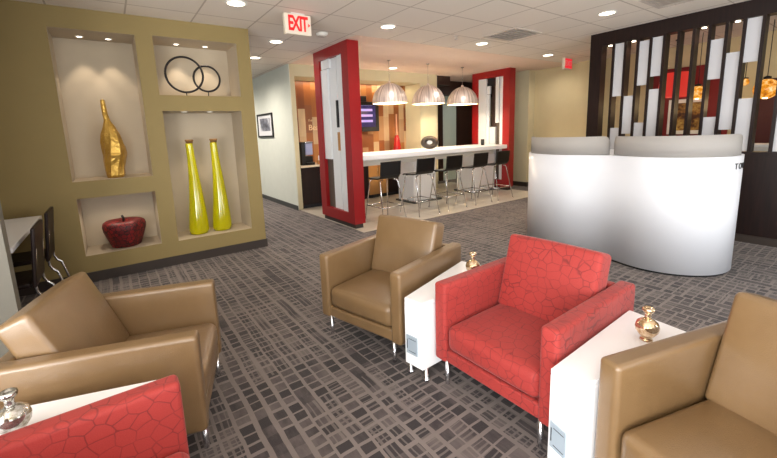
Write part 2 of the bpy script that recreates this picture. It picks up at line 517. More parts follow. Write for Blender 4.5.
# white corridor wall with a cream end pier, bar recess
sbox('wall_corridor', (3.165, 3.18, 7.495, 13.0, 0, CEIL), M['whitewall'])
sbox('baseboard_corridor', (3.15, 3.165, 7.49, 13.0, 0, 0.1), M['basegrey'])
sbox('wall_corridor_end', (-2.4, 3.24, 12.9, 13.0, 0, CEIL), M['whitewall'])
bm = BM(); box(bm, 3.18, 3.28, 7.5, 8.1, 0, CEIL); box(bm, 3.28, 6.70, 7.5, 8.1, 2.79, CEIL); box(bm, 6.70, 7.30, 7.5, 8.1, 0, CEIL)
struct('wall_bar', bm, M['cream'])
sbox('wall_bar_back', (3.18, 6.72, 8.1, 8.16, 0, 2.95), M['woodwall'])
# corridor at the far end: pale glazed door, dark door, dark bulkhead
sbox('wall_far', (7.30, 12.0, 8.6, 8.7, 0, CEIL), M['cream'])
sbox('wall_far_return', (7.24, 7.30, 8.1, 8.6, 0, CEIL), M['cream'])
bm = BM(); box(bm, 7.30, 11.0, 8.3, 8.6, 2.62, CEIL); box(bm, 7.30, 7.9, 7.6, 8.6, 2.8, CEIL - 0.001)
struct('trim_5', bm, M['doorwood'])
bm = BM(); box(bm, 8.40, 8.56, 8.55, 8.6, 0, 2.62); struct('trim_6', bm, M['doorwood'])
d1 = sbox('door_1', (8.56, 9.16, 8.565, 8.6, 0, 2.62), M['doorglass'])
d2 = sbox('door_2', (9.16, 10.4, 8.55, 8.6, 0, 2.62), M['doorwood'])
# far right walls
sbox('wall_east', (9.35, 9.45, -2.8, 6.3, 0, CEIL), M['beige'])
sbox('trim_7', (9.08, 9.45, 5.96, 6.62, 0, CEIL), M['cream'])                # pilaster
sbox('trim_8', (9.18, 9.35, 4.30, 4.78, 0, CEIL), M['beige'])                # shallow pier beside the screen
bm = BM(); box(bm, 9.33, 9.35, 4.78, 5.96, 0, 0.12); box(bm, 9.06, 9.08, 5.95, 6.62, 0, 0.12); box(bm, 9.06, 9.35, 5.94, 5.96, 0, 0.12)
struct('baseboard_east', bm, M['basebrown'])
sbox('wall_east_accent', (9.30, 9.35, 2.05, 3.35, 0, 2.62), M['redwall'])
sbox('wall_east_accent_dark', (9.30, 9.35, 0.3, 1.72, 0, 2.25), plain('maroon_paint', (66, 10, 14), 0.6))
sbox('wall_hall_end', (11.9, 12.0, -2.8, 13.0, 0, CEIL), M['beige'])
# grey partition end on the left
sbox('wall_partition', (-2.4, -0.662, 3.50, 3.62, 0, CEIL), M['greywall'])

# window walls behind the camera
def window_wall(prefix, idx0, axis, pos, out, a0, a1, wins, z0, z1):
    bm = BM(); t = 0.12
    def b(u0, u1, za, zb, m=bm, p0=None, p1=None):
        p0_, p1_ = (pos, pos + out * t) if p0 is None else (p0, p1)
        lo, hi = min(p0_, p1_), max(p0_, p1_)
        if axis == 'x': box(m, lo, hi, u0, u1, za, zb)
        else: box(m, u0, u1, lo, hi, za, zb)
    edges = [a0] + [e for w in wins for e in w] + [a1]
    for i in range(0, len(edges), 2): b(edges[i], edges[i + 1], 0, CEIL)
    for w in wins:
        b(w[0], w[1], 0, z0); b(w[0], w[1], z1, CEIL)
    struct('wall_' + prefix, bm, M['cream'])
    for k, w in enumerate(wins):
        bm2 = BM(); f = 0.05; p0, p1 = pos + out * 0.03, pos + out * 0.09
        b(w[0], w[0] + f, z0, z1, bm2, p0, p1); b(w[1] - f, w[1], z0, z1, bm2, p0, p1)
        b(w[0] + f, w[1] - f, z0, z0 + f, bm2, p0, p1); b(w[0] + f, w[1] - f, z1 - f, z1, bm2, p0, p1)
        mid = (w[0] + w[1]) / 2; b(mid - f / 2, mid + f / 2, z0 + f, z1 - f, bm2, p0, p1)
        struct('window_%d' % (idx0 + k), bm2, M['whitetrim'])
window_wall('west', 1, 'x', -2.4, -1, -2.8, 5.9, [(-2.3, -0.5), (-0.2, 1.6)], 0.12, 2.75)
window_wall('south', 3, 'y', -2.8, -1, -2.4, 12.0, [(-2.0, 0.2), (0.6, 2.8), (3.2, 5.4)], 0.12, 2.75)

# ------------------------------------------------------------------ armchairs
def make_armchair(label, mat, loc, rotz, lean=16):
    W, D, ZB, ZA, AT = 0.80, 0.87, 0.152, 0.667, 0.092
    h = W / 2
    t = thing('armchair', label, 'armchair', loc, rotz, None)
    for s in (-1, 1):
        bm = BM(); y0, y1 = (h - AT, h) if s > 0 else (-h, -h + AT)
        cushion(bm, 0, D, y0, y1, ZB, ZA, 0.022)
        obj('arm', bm, mat, t)
    bm = BM()
    cushion(bm, 0.012, 0.15, -h + AT - 0.004, h - AT + 0.004, ZB + 0.004, 0.242, 0.016)
    box(bm, 0.10, D - 0.03, -h + AT - 0.004, h - AT + 0.004, ZB + 0.01, 0.22)
    obj('base_frame', bm, mat, t)
    bm = BM()
    mt = Matrix.Translation((0.70, 0, ZB + 0.01)) @ Matrix.Rotation(R(7), 4, 'Y')
    cushion(bm, 0.0, 0.10, -h + AT - 0.004, h - AT + 0.004, 0, 0.50, 0.025, mat=mt)
    obj('back_frame', bm, mat, t)
    bm = BM()
    cushion(bm, 0.006, 0.66, -h + AT + 0.004, h - AT - 0.004, 0.245, 0.408, 0.045, (0.012, 0, 0.022))
    obj('seat_cushion', bm, mat, t)
    bm = BM()
    mt = Matrix.Translation((0.498, 0, 0.40)) @ Matrix.Rotation(R(lean), 4, 'Y')
    cushion(bm, 0.0, 0.15, -h + AT + 0.006, h - AT - 0.006, 0, 0.498, 0.026, (0.02, 0, 0.008), mat=mt)
    obj('back_cushion', bm, mat, t)
    for (x, s) in ((0.03, 1), (0.03, -1), (0.78, 1), (0.78, -1)):
        bm = BM(); y = s * (h - 0.085)
        lathe(bm, [(0.014, 0.0), (0.015, 0.004), (0.0135, ZB + 0.012)], 16, Matrix.Translation((x, y, 0)))
        obj('leg', bm, M['chrome'], t)
    return t

def fl_center(FL, yaw, half):      # centre of the front edge, from the left front corner (seen facing the chair)
    r = (math.sin(R(yaw)), -math.cos(R(yaw)))
    return (FL[0] + r[0] * half, FL[1] + r[1] * half, 0)
make_armchair('tan leather armchair facing left with the red framed screen and bar stools behind it', M['leather'], fl_center((1.25, 2.635), 15, 0.40), R(15))
make_armchair('red crackle-patterned armchair seen whole between two white wedge tables', M['redfabric'], fl_center((1.555, 1.64), 1, 0.395), R(1))
make_armchair('tan leather armchair cut off by the bottom right corner of the photo', M['leather'], fl_center((1.53, 0.655), -16, 0.40), R(-16))
make_armchair('tan leather armchair facing right in front of the shelf wall, dark chairs behind it', M['leather'], (0.355, 2.262, 0), R(162), 22)
make_armchair('red crackle-patterned armchair of which only an arm shows at bottom left', M['redfabric'], (0.118, 1.240, 0), R(180.5))

# ------------------------------------------------------------------ wedge tables
def wedge_table(label, poly, front):
    """poly: front-left, front-right, back-right, back-left (world); front: which edge carries the outlet plate"""
    cx = sum(p[0] for p in poly) / 4; cy = sum(p[1] for p in poly) / 4
    P = [Vector((p[0] - cx, p[1] - cy, 0)) for p in poly]
    t = thing('wedge_table', label, 'side table', (cx, cy, 0))
    bm = BM(); b2 = bmesh.new(); prism(b2, [(p.x, p.y) for p in P], 0.085, 0.5125)
    bmesh.ops.bevel(b2, geom=list(b2.edges), offset=0.003, segments=1, affect='EDGES'); merge(bm, b2)
    obj('body', bm, M['white'], t)
    bm = BM(); b2 = bmesh.new(); prism(b2, [(p.x, p.y) for p in P], 0.513, 0.54)
    bmesh.ops.bevel(b2, geom=list(b2.edges), offset=0.004, segments=2, affect='EDGES'); merge(bm, b2)
    obj('top', bm, M['white'], t)
    a, b = P[0], P[1]; e = (b - a).normalized(); w = (b - a).length; nrm = Vector((e.y, -e.x, 0))
    if nrm.dot((P[0] + P[1]) / 2) < 0: nrm = -nrm
    mt = Matrix((( e.x, nrm.x, 0, a.x), (e.y, nrm.y, 0, a.y), (0, 0, 1, 0), (0, 0, 0, 1)))
    bm = BM(); rbox(bm, w * 0.10, w * 0.74, -0.004, 0.006, 0.165, 0.295, 0.002, 1, mt)
    g = obj('outlet_plate', bm, M['grille'], t); g['label'] = 'grey outlet plate'
    bm = BM(); box(bm, w * 0.16, w * 0.185, 0.006, 0.008, 0.20, 0.265, mt)
    for k in range(2): box(bm, w * 0.26, w * 0.66, 0.006, 0.0075, 0.185 + 0.085 * k, 0.1875 + 0.085 * k, mt)
    obj('slot', bm, M['dark'], g)
    c = (P[0] + P[1] + P[2] + P[3]) / 4
    for p in P:
        q = c + (p - c) * (1 - 0.045 / (p - c).length)
        bm = BM(); lathe(bm, [(0.026, 0), (0.026, 0.012), (0.016, 0.02), (0.016, 0.09)], 16, Matrix.Translation((q.x, q.y, 0)))
        obj('leg', bm, M['chrome'], t)
    return t
wedge_table('white wedge table between the tan armchair and the whole red armchair', [(1.44, 1.80), (1.462, 1.655), (2.31, 1.69), (2.235, 2.035)], 0)
wedge_table('white wedge table between the whole red armchair and the tan armchair at bottom right', [(1.48, 0.826), (1.444, 0.692), (2.28, 0.497), (2.33, 0.85)], 0)
wedge_table('white wedge table at lower left between the tan armchair and the red arm', [(0.05, 1.70), (0.05, 1.85), (-0.62, 2.06), (-0.62, 1.70)], 0)

def bud_vase(label, mat, loc, k=1.0, tilt=0.0):
    t = thing('bud_vase', label, 'vase', loc, 0, 'small mercury glass vases on the wedge tables')
    bm = BM()
    prof = [(0.034, 0.0), (0.044, 0.004), (0.04, 0.016), (0.026, 0.026), (0.05, 0.044), (0.074, 0.08), (0.08, 0.112), (0.07, 0.146), (0.046, 0.168), (0.024, 0.18)]
    lathe(bm, [(r * k, z * k) for r, z in prof], 32); obj('body', bm, mat, t)
    bm = BM(); lathe(bm, [(r * k, z * k) for r, z in [(0.0235, 0.180), (0.021, 0.20), (0.022, 0.222), (0.036, 0.236), (0.042, 0.248), (0.040, 0.262), (0.030, 0.268), (0.02, 0.255)]], 32)
    obj('neck', bm, mat, t)
    return t
bud_vase('small pale gold glass vase on the table left of the whole red armchair', M['mercgold'], (2.06, 1.765, 0.54), 0.66)
bud_vase('small round gold glass vase on the table beside the bottom right tan armchair', M['mercgold'], (2.05, 0.665, 0.54), 0.64)
bud_vase('small silver and gold glass vase on the lower left table', M['mercsilver'], (-0.41, 1.80, 0.54), 0.68)

# ------------------------------------------------------------------ things in the shelf niches
def crumple(co, a):
    d = noise.noise(Vector((co.x * 7 + 3, co.y * 7, co.z * 5))) * 0.032
    if co.z < 0.02: d = 0
    r = math.hypot(co.x, co.y)
    f = (r + d * min(1, r / 0.06)) / max(r, 1e-4)
    tw = co.z * 0.9
    x, y = co.x * f, co.y * f
    return Vector((x * math.cos(tw) - y * math.sin(tw) + 0.02 * math.sin(co.z * 5) - 0.03 * co.z * 0, x * math.sin(tw) + y * math.cos(tw), co.z))
bm = BM()
lathe(bm, [(0.085, 0), (0.092, 0.03), (0.10, 0.10), (0.118, 0.19), (0.128, 0.28), (0.122, 0.36), (0.108, 0.44), (0.085, 0.52), (0.062, 0.60), (0.044, 0.68), (0.032, 0.76), (0.024, 0.84), (0.018, 0.92), (0.008, 0.925)], 9, smooth=False, fn=crumple)
o = obj('bottle_vase', bm, M['gold'], None, (0.025, 5.60, 1.172)); tag(o, 'tall crumpled gold bottle vase in the upper left niche', 'vase')

t = thing('ring_sculpture', 'black sculpture of two interlocking wire rings in the top right niche', 'sculpture', (0, 5.60, 2.14))
for (cx, cz, r, y) in ((0.922, 0.288, 0.222, 0.0), (1.193, 0.25, 0.165, 0.012)):
    bm = BM(); tube(bm, [(cx + r * math.cos(2 * PI * k / 64), y + (0.03 if 0 else 0), cz + r * math.sin(2 * PI * k / 64)) for k in range(64)], 0.0135, 10, closed=True)
    rg = obj('ring', bm, M['blackmetal'], t)
    bm = BM(); tube(bm, [(cx, y, 0.004), (cx, y, cz - r + 0.012)], 0.006, 8); lathe(bm, [(0.03, 0), (0.03, 0.005), (0.006, 0.006)], 20, Matrix.Translation((cx, y, 0)))
    obj('stand', bm, M['blackmetal'], rg)

def lime_vase(label, loc):
    t = thing('glass_bottle', label, 'vase', loc, 0, 'lime glass bottles in the tall niche')
    bm = BM()
    prof = [(0.09, 0), (0.116, 0.008), (0.127, 0.05), (0.127, 0.10), (0.117, 0.24), (0.096, 0.45), (0.076, 0.68), (0.060, 0.88), (0.049, 1.06), (0.045, 1.22), (0.047, 1.235)]
    lathe(bm, prof, 36, fn=lambda c, a: Vector((c.x + 0.012 * math.sin(c.z * 3.0), c.y, c.z))); obj('body', bm, M['lime'], t)
    bm = BM(); lathe(bm, [(0.042, 1.2355), (0.045, 1.265), (0.052, 1.267), (0.052, 1.285)], 24); obj('stopper', bm, M['cork'], t)
lime_vase('tall lime green glass bottle with stopper, the left of the pair', (0.885, 5.60, 0.306))
lime_vase('tall lime green glass bottle with stopper, the right of the pair', (1.19, 5.60, 0.306))

t = thing('apple_ornament', 'dark red mosaic apple ornament in the bottom left niche', 'ornament', (0.035, 5.60, 0.311))
bm = BM()
prof = [(0.14, 0), (0.158, 0.01), (0.176, 0.06), (0.204, 0.14), (0.226, 0.21), (0.232, 0.26), (0.222, 0.30), (0.19, 0.322), (0.12, 0.318), (0.05, 0.295)]
lathe(bm, prof, 40, fn=lambda c, a: Vector((c.x * (1 + 0.03 * math.cos(5 * a)), c.y * (1 + 0.03 * math.cos(5 * a)), c.z))); obj('body', bm, M['mosaic'], t)
bm = BM(); tube(bm, [(0, 0, 0.297), (0.004, 0, 0.345), (-0.008, 0, 0.385)], 0.013, 10); obj('stem', bm, M['blackmetal'], t)

# ------------------------------------------------------------------ left: counter-height table and two dark chairs
t = thing('dining_table', 'white topped high table beyond the grey wall end at left', 'table', (-1.5, 4.45, 0))
bm = BM(); rbox(bm, -0.85, 0.83, -0.72, 0.80, 0.82, 0.86, 0.006, 2); obj('top', bm, M['white'], t)
for sx in (-0.75, 0.25):
    for sy in (-0.62, 0.70):
        bm = BM(); box(bm, sx - 0.035, sx + 0.035, sy - 0.035, sy + 0.035, 0, 0.819); obj('leg', bm, M['espresso'], t)

def side_chair(label, loc, rotz):
    t = thing('side_chair', label, 'chair', loc, rotz, 'dark chairs at the high table')
    # faces -X locally; back at x = 0.22
    bm = BM(); rbox(bm, -0.22, 0.20, -0.22, 0.22, 0.50, 0.54, 0.012, 2); obj('seat', bm, M['espresso'], t)
    bm = BM(); mt = Matrix.Translation((0.215, 0, 0.55)) @ Matrix.Rotation(R(6), 4, 'Y')
    rbox(bm, 0, 0.028, -0.225, 0.225, -0.05, 0.42, 0.010, 2, mt); obj('backrest', bm, M['espresso'], t)
    for s in (-1, 1):
        bm = BM(); y = s * 0.19
        pts = [(0.262, y, 0.80), (0.245, y, 0.66), (0.225, y, 0.52)] + [(0.225 + 0.10 * (1 - math.cos(a)) * 1.0, y, 0.49 - 0.12 * math.sin(a) - 0.0) for a in (0.3, 0.7, 1.1)] + [(0.31, y, 0.25), (0.34, y, 0.011)]
        tube(bm, pts, 0.011, 10); obj('leg', bm, M['chrome'], t)
        bm = BM(); tube(bm, [(-0.19, y, 0.495), (-0.21, y, 0.25), (-0.23, y, 0.011)], 0.011, 10); obj('leg', bm, M['chrome'], t)
    return t
side_chair('dark wood chair with chrome legs, the one nearest the olive shelf wall', (-0.83, 4.84, 0), 0)
side_chair('dark wood chair with chrome legs, nearer the tan armchair', (-0.83, 4.06, 0), 0)

# ------------------------------------------------------------------ reception desk (two round lobes)
def desk_outline(grow=0.0, n=150):
    c1, c2, r1, r2 = Vector((5.22, 2.60)), Vector((5.19, 1.594)), 0.665, 0.595
    def field(p):      # smooth union of two discs
        d1 = (p - c1).length - r1; d2 = (p - c2).length - r2; k = 0.38
        h = max(0, min(1, 0.5 + 0.5 * (d2 - d1) / k))
        return d2 * (1 - h) + d1 * h - k * h * (1 - h)
    c = (c1 + c2) / 2; out = []
    for i in range(n):
        a = 2 * PI * i / n; d = Vector((math.cos(a) * 0.62, math.sin(a))).normalized()
        lo, hi = 0.0, 2.5
        for _ in range(40):
            m = (lo + hi) / 2
            if field(c + d * m) < grow: lo = m
            else: hi = m
        out.append(tuple(c + d * lo))
    return out
t = thing('reception_desk', 'glossy white double curved reception desk with frosted screens on top', 'reception desk', (5.22, 2.12, 0))
off = Matrix.Translation((-5.22, -2.12, 0))
bm = BM(); prism(bm, desk_outline(-0.015), 0.0, 0.022, off, True); obj('plinth', bm, M['dark'], t)
bm = BM(); prism(bm, desk_outline(0.0), 0.022, 1.235, off, True)
dk = obj('body', bm, M['acrylic'], t)
def screen(a0, a1, cx, cy, r, R0=0.07, R1=0.07):
    bm = BM(); n = 60; th = 0.014; cols = []
    for i in range(n + 1):
        a = a0 + (a1 - a0) * i / n
        zt = 1.452
        for e, q in ((i / n * abs(a1 - a0) * r, R0), ((n - i) / n * abs(a1 - a0) * r, R1)):     # rounded top corners
            if e < q: zt = 1.452 - (q - math.sqrt(max(0, q ** 2 - (q - e) ** 2))) * min(1.0, 0.2 / q)
        ring = []
        for rr in (r, r - th):
            for z in (1.236, zt): ring.append(bm.verts.new((cx + rr * math.cos(a) - 5.22, cy + rr * math.sin(a) - 2.12, z)))
        cols.append(ring)
    for A, B in zip(cols[:-1], cols[1:]):
        for (i, j) in ((0, 1), (3, 2), (1, 3), (2, 0)):
            f = bm.faces.new((A[i], A[j], B[j], B[i])); f.smooth = True
    for A in (cols[0], cols[-1]): bm.faces.new((A[0], A[1], A[3], A[2]))
    obj('privacy_screen', bm, M['screenfrost'], t)
screen(R(100), R(233), 5.22, 2.60, 0.64)
screen(R(127), R(292), 5.19, 1.594, 0.57, 0.07, 0.34)
# lettering on the right flank
for k, ch in enumerate('TOW'):
    a = R(257 + 7.5 * k); r = 0.598
    textobj('lettering', ch, 0.085, M['dark'], dk, (5.19 + r * math.cos(a) - 5.22, 1.594 + r * math.sin(a) - 2.12, 1.13), (R(90), 0, a + R(90)), 0.002)

# ------------------------------------------------------------------ slatted screen wall
XS = 6.66
t = thing('slat_screen', 'dark brown slatted partition with white infill panels behind the reception desk', 'partition screen', (XS, 1.0, 0))
LO = -0.9
def sx(bm, x0, x1, y0, y1, z0, z1): box(bm, x0, x1, y0 - 1.0, y1 - 1.0, z0, z1)
bm = BM(); sx(bm, 0, 0.17, LO, 3.27, 0.1, 1.14); obj('base_panel', bm, M['espresso'], t)
bm = BM(); sx(bm, -0.012, 0.182, LO, 3.27, 0, 0.1); obj('plinth', bm, M['basebrown'], t)
bm = BM(); sx(bm, -0.02, 0.19, LO, 3.09, 1.14, 1.178); obj('sill', bm, M['espresso'], t)
bm = BM(); sx(bm, 0, 0.17, LO, 3.27, 2.825, CEIL - 0.002); obj('header', bm, M['espresso'], t)
bm = BM(); sx(bm, 0, 0.17, 3.09, 3.27, 1.14, 2.825); obj('post', bm, M['espresso'], t)
sl = [2.92, 2.752, 2.583, 2.416, 2.25, 2.083, 1.915, 1.747, 1.578, 1.41, 1.237, 1.045, 0.875, 0.705, 0.535]
for y in sl:
    bm = BM(); sx(bm, 0.004, 0.166, y - 0.017, y + 0.017, 1.178, 2.825); obj('slat', bm, M['espresso'], t)
def pan(i, z0, z1):
    bm = BM(); sx(bm, 0.025, 0.045, sl[i] + 0.018, sl[i - 1] - 0.018, z0, z1); obj('infill_panel', bm, M['frostgrey'], t)['label'] = 'white frosted panel'
for i, z0, z1 in ((1, 2.02, 2.82), (1, 1.185, 1.525), (2, 1.43, 2.01), (3, 2.15, 2.79), (3, 1.185, 1.595), (4, 2.26, 2.81), (4, 1.30, 2.075),
                  (8, 2.13, 2.636), (8, 1.185, 1.635), (9, 1.462, 2.44), (10, 2.295, 2.82), (10, 1.185, 1.85), (12, 1.185, 1.7), (13, 2.0, 2.82), (14, 1.4, 2.3)):
    pan(i, z0, z1)
for i, y in enumerate((3.0, 2.67, 1.83, 1.495, 0.91)):
    bm = BM(); lathe(bm, [(0.026, 2.815), (0.026, 2.824)], 20, Matrix.Translation((0.085, y - 1.0, 0))); dl = obj('spotlight', bm, M['lens'], t)
bm = BM(); sx(bm, -0.002, 0.0, 0.0, 0.0005, 0.2, 0.21); bm.free()

# ------------------------------------------------------------------ room seen through the screen
t = thing('framed_picture', 'large white framed yellow and brown picture seen through the slats', 'picture', (9.30, 2.67, 1.34))
bm = BM()
for (y0, y1, z0, z1) in ((-0.29, -0.22, 0, 0.67), (0.22, 0.29, 0, 0.67), (-0.22, 0.22, 0, 0.07), (-0.22, 0.22, 0.60, 0.67)): box(bm, -0.04, -0.002, y0, y1, z0, z1)
obj('frame', bm, M['whitetrim'], t)
bm = BM(); box(bm, -0.02, -0.003, -0.22, 0.22, 0.07, 0.60); obj('canvas', bm, M['abstract'], t)
t = thing('drum_lamp', 'large glowing red drum lamp hanging behind the slats', 'pendant lamp', (8.55, 2.66, CEIL))
bm = BM(); lathe(bm, [(0.26, -1.0), (0.225, -0.58), (0.21, -0.58), (0.245, -1.0)], 40, cap=False); obj('shade', bm, M['redshade'], t)
bm = BM(); tube(bm, [(0, 0, 0), (0, 0, -0.60)], 0.006, 8); tube(bm, [(-0.215, 0, -0.60), (0.215, 0, -0.60)], 0.005, 8); lathe(bm, [(0.05, -0.02), (0.05, 0)], 20); obj('cord', bm, M['blackmetal'], t)
for (x, y, z, r, lab) in ((8.3, 2.26, 2.06, 0.115, 'amber glass globe lamp hanging near the white framed picture behind the slats'),
                          (8.3, 1.43, 2.03, 0.15, 'amber glass globe lamp at the right edge of the photo behind the slats'),
                          (9.0, 1.82, 2.21, 0.06, 'small amber glass globe lamp further back, between the other two globe lamps')):
    t = thing('globe_lamp', lab, 'pendant lamp', (x, y, CEIL), 0, 'amber globe lamps behind the screen')
    bm = BM(); pr = [(0.04, z + r * 0.98 - CEIL)] + [(r * math.sin(a), z - CEIL + r * math.cos(a)) for a in [0.28 + 0.29 * k for k in range(10)]]
    lathe(bm, pr, 24); obj('globe', bm, M['amber'], t)
    bm = BM(); tube(bm, [(0, 0, 0), (0, 0, z + r - CEIL)], 0.005, 8); lathe(bm, [(0.045, z + r * 0.9 - CEIL), (0.045, z + r * 1.2 - CEIL), (0.01, z + r * 1.3 - CEIL)], 16); obj('cord', bm, M['blackmetal'], t)
t = thing('console_cabinet', 'pale console cabinet beyond the slatted partition at right', 'cabinet', (7.9, 1.05, 0))
bm = BM(); rbox(bm, -0.22, 0.22, -0.5, 0.5, 0.08, 1.22, 0.006, 1); obj('body', bm, M['white'], t)
bm = BM(); box(bm, -0.19, 0.19, -0.46, 0.46, 0, 0.079); obj('plinth', bm, M['dark'], t)
for s in (-1, 1):
    bm = BM(); box(bm, -0.235, -0.221, 0.01 if s > 0 else -0.49, 0.49 if s > 0 else -0.01, 0.1, 1.19); obj('door', bm, M['whitetrim'], t)

# ------------------------------------------------------------------ red framed screens
def red_frame(label, x, y0, y1, ztop, planks, jamb=0.2):
    D = 0.21; yc = (y0 + y1) / 2
    t = thing('red_frame_screen', label, 'partition screen', (x, yc, 0), 0)
    a, b = y0 - yc, y1 - yc
    bm = BM()
    box(bm, 0, D, a, a + jamb, 0.085, ztop); box(bm, 0, D, b - jamb, b, 0.085, ztop)
    box(bm, 0, D, a + jamb, b - jamb, 0.085, 0.265); box(bm, 0, D, a + jamb, b - jamb, ztop - 0.17, ztop)
    obj('frame', bm, M['red'], t)
    bm = BM(); box(bm, 0.03, D - 0.03, a + 0.03, b - 0.03, 0.006, 0.085); obj('plinth', bm, M['basebrown'], t)
    w = (b - a - 2 * jamb)
    for (u0, u1, z0, z1, d, m) in planks:
        bm = BM(); box(bm, d, d + 0.05, b - jamb - u1 * w, b - jamb - u0 * w, z0, z1); obj('plank', bm, M[m], t)
    return t
red_frame('red framed screen standing at the left end of the bar', 3.2, 5.25, 6.43, CEIL - 0.002,
          [(0.0, 0.30, 1.15, 2.70, 0.03, 'frost'), (0.0, 0.32, 0.265, 1.15, 0.07, 'brownplank'), (0.30, 0.64, 0.265, 2.855, 0.06, 'frost'),
           (0.06, 0.42, 2.705, 2.855, 0.02, 'frost'), (0.74, 1.0, 0.265, 2.855, 0.03, 'frost'), (0.63, 0.75, 0.265, 1.30, 0.09, 'frost'), (0.63, 0.75, 2.2, 2.855, 0.09, 'frost'),
           (0.66, 0.735, 1.31, 1.62, 0.015, 'tanplank'), (0.66, 0.72, 1.70, 2.15, 0.012, 'dark')])
red_frame('red framed screen standing at the right end of the bar', 8.2, 5.9, 7.08, CEIL - 0.002,
          [(0.0, 0.31, 0.265, 2.855, 0.02, 'frost'), (0.31, 0.42, 0.265, 2.45, 0.05, 'frost'), (0.31, 0.62, 2.66, 2.855, 0.09, 'dark'), (0.33, 0.46, 2.46, 2.66, 0.03, 'frost'),
           (0.43, 0.68, 1.45, 2.66, 0.15, 'doorwood'), (0.43, 0.66, 0.265, 1.62, 0.06, 'frost'), (0.69, 0.82, 1.72, 2.855, 0.03, 'frost'), (0.67, 0.84, 0.265, 1.72, 0.10, 'brownplank'),  # dark wood board stands in for the dark view through the gap
           (0.84, 1.0, 0.265, 2.855, 0.05, 'frost')])

# ------------------------------------------------------------------ bar counter, stools
t = thing('bar_counter', 'long white bar counter between the two red framed screens', 'bar counter', (5.82, 6.5, 0))
bm = BM(); rbox(bm, -2.36, 2.37, -0.56, 0.50, 1.075, 1.17, 0.006, 2); obj('top', bm, M['white'], t)
bm = BM(); box(bm, -2.30, 2.33, -0.18, 0.30, 0.93, 1.074); obj('apron', bm, M['whitetrim'], t)
for (x0, x1) in ((-0.42, 0.24), (1.52, 2.35)):
    bm = BM(); box(bm, x0, x1, -0.2, 0.34, 0.045, 0.929); lg = obj('leg', bm, M['white'], t)
    bm = BM(); box(bm, x0 - 0.05, min(x1 + 0.12, 2.36), -0.27, 0.40, 0.006, 0.045); obj('foot_plate', bm, M['basegrey'], lg)

def make_stool(label, loc):
    t = thing('bar_stool', label, 'bar stool', loc, 0, 'black bar stools along the bar')
    bm = BM()
    # seat shell profile extruded across: back edge to front lip
    prof = [(-0.20, 0.84), (-0.17, 0.80), (-0.10, 0.785), (0.05, 0.78), (0.17, 0.785), (0.215, 0.77)]
    w = 0.215; th = 0.022
    for s0 in (0,):
        up = [[bm.verts.new((sx_, y, z)) for (y, z) in prof] for sx_ in (-w, w)]
        dn = [[bm.verts.new((sx_, y, z - th)) for (y, z) in prof] for sx_ in (-w, w)]
        for i in range(len(prof) - 1):
            bm.faces.new((up[0][i], up[1][i], up[1][i + 1], up[0][i + 1])); bm.faces.new((dn[0][i], dn[0][i + 1], dn[1][i + 1], dn[1][i]))
            bm.faces.new((up[0][i], up[0][i + 1], dn[0][i + 1], dn[0][i])); bm.faces.new((up[1][i], dn[1][i], dn[1][i + 1], up[1][i + 1]))
        bm.faces.new((up[0][0], dn[0][0], dn[1][0], up[1][0])); bm.faces.new((up[0][-1], up[1][-1], dn[1][-1], dn[0][-1]))
    obj('seat', bm, M['blackplastic'], t)
    bm = BM(); mt = Matrix.Translation((0, -0.205, 0.83)) @ Matrix.Rotation(R(6), 4, 'X')
    rbox(bm, -0.222, 0.222, -0.012, 0.012, 0, 0.25, 0.008, 2, mt); obj('backrest', bm, M['blackplastic'], t)
    for sx_ in (-1, 1):
        for sy, fy in ((-0.15, -0.31), (0.15, 0.26)):
            bm = BM(); tube(bm, [(sx_ * 0.12, sy * 0.9, 0.752), (sx_ * 0.18, sy, 0.742), (sx_ * 0.196, sy * 1.1, 0.70), (sx_ * 0.26, fy, 0.012)], 0.011, 8)
            lathe(bm, [(0.014, 0), (0.014, 0.012)], 10, Matrix.Translation((sx_ * 0.26, fy, 0))); obj('leg', bm, M['chrome'], t)
    bm = BM(); q = []
    for (a, b) in ((-1, -1), (1, -1), (1, 1), (-1, 1)): q.append((a * 0.233, -0.25 if b < 0 else 0.215, 0.27))
    for i in range(4): tube(bm, [q[i], q[(i + 1) % 4]], 0.009, 8)
    obj('foot_rail', bm, M['chrome'], t)
    return t
labs = ['black bar stool nearest the left red framed screen', 'second black bar stool from the left red framed screen', 'middle black bar stool of the five',
        'second black bar stool from the right red framed screen', 'black bar stool nearest the right red framed screen']
st0 = make_stool(labs[0], (4.0, 5.50, 0.006))
for k, x in enumerate((4.83, 5.60, 6.40, 7.14)): dup(st0, (x, 5.50, 0.006), label=labs[k + 1])

# things on the bar
t = thing('round_sculpture', 'dark round openwork ornament with a white core on the bar', 'ornament', (6.03, 6.45, 1.171), R(-47))
bm = BM()
n1, n2 = 40, 16
vs = []
for i in range(n1):
    a = 2 * PI * i / n1; ring = []
    for j in range(n2):
        b = 2 * PI * j / n2
        rad = 1 + 0.55 * math.cos(b)
        ring.append(bm.verts.new((0.205 * rad / 1.55 * math.cos(a), 0.11 * math.sin(b), 0.15 + 0.15 * rad / 1.55 * math.sin(a))))
    vs.append(ring)
for i in range(n1):
    for j in range(n2):
        f = bm.faces.new((vs[i][j], vs[(i + 1) % n1][j], vs[(i + 1) % n1][(j + 1) % n2], vs[i][(j + 1) % n2])); f.smooth = True
obj('shell', bm, M['brownplank'], t).data.materials[0] = plain('dark_weave', (40, 30, 22), 0.5, var=0.3, nscale=40)
bm = BM()
for dx in (-0.042, 0.0, 0.042):
    lathe(bm, [(0.006, 0.07), (0.032, 0.10), (0.040, 0.14), (0.030, 0.20), (0.004, 0.26)], 14, Matrix.Translation((dx, 0, 0)))
obj('core', bm, M['white'], t)
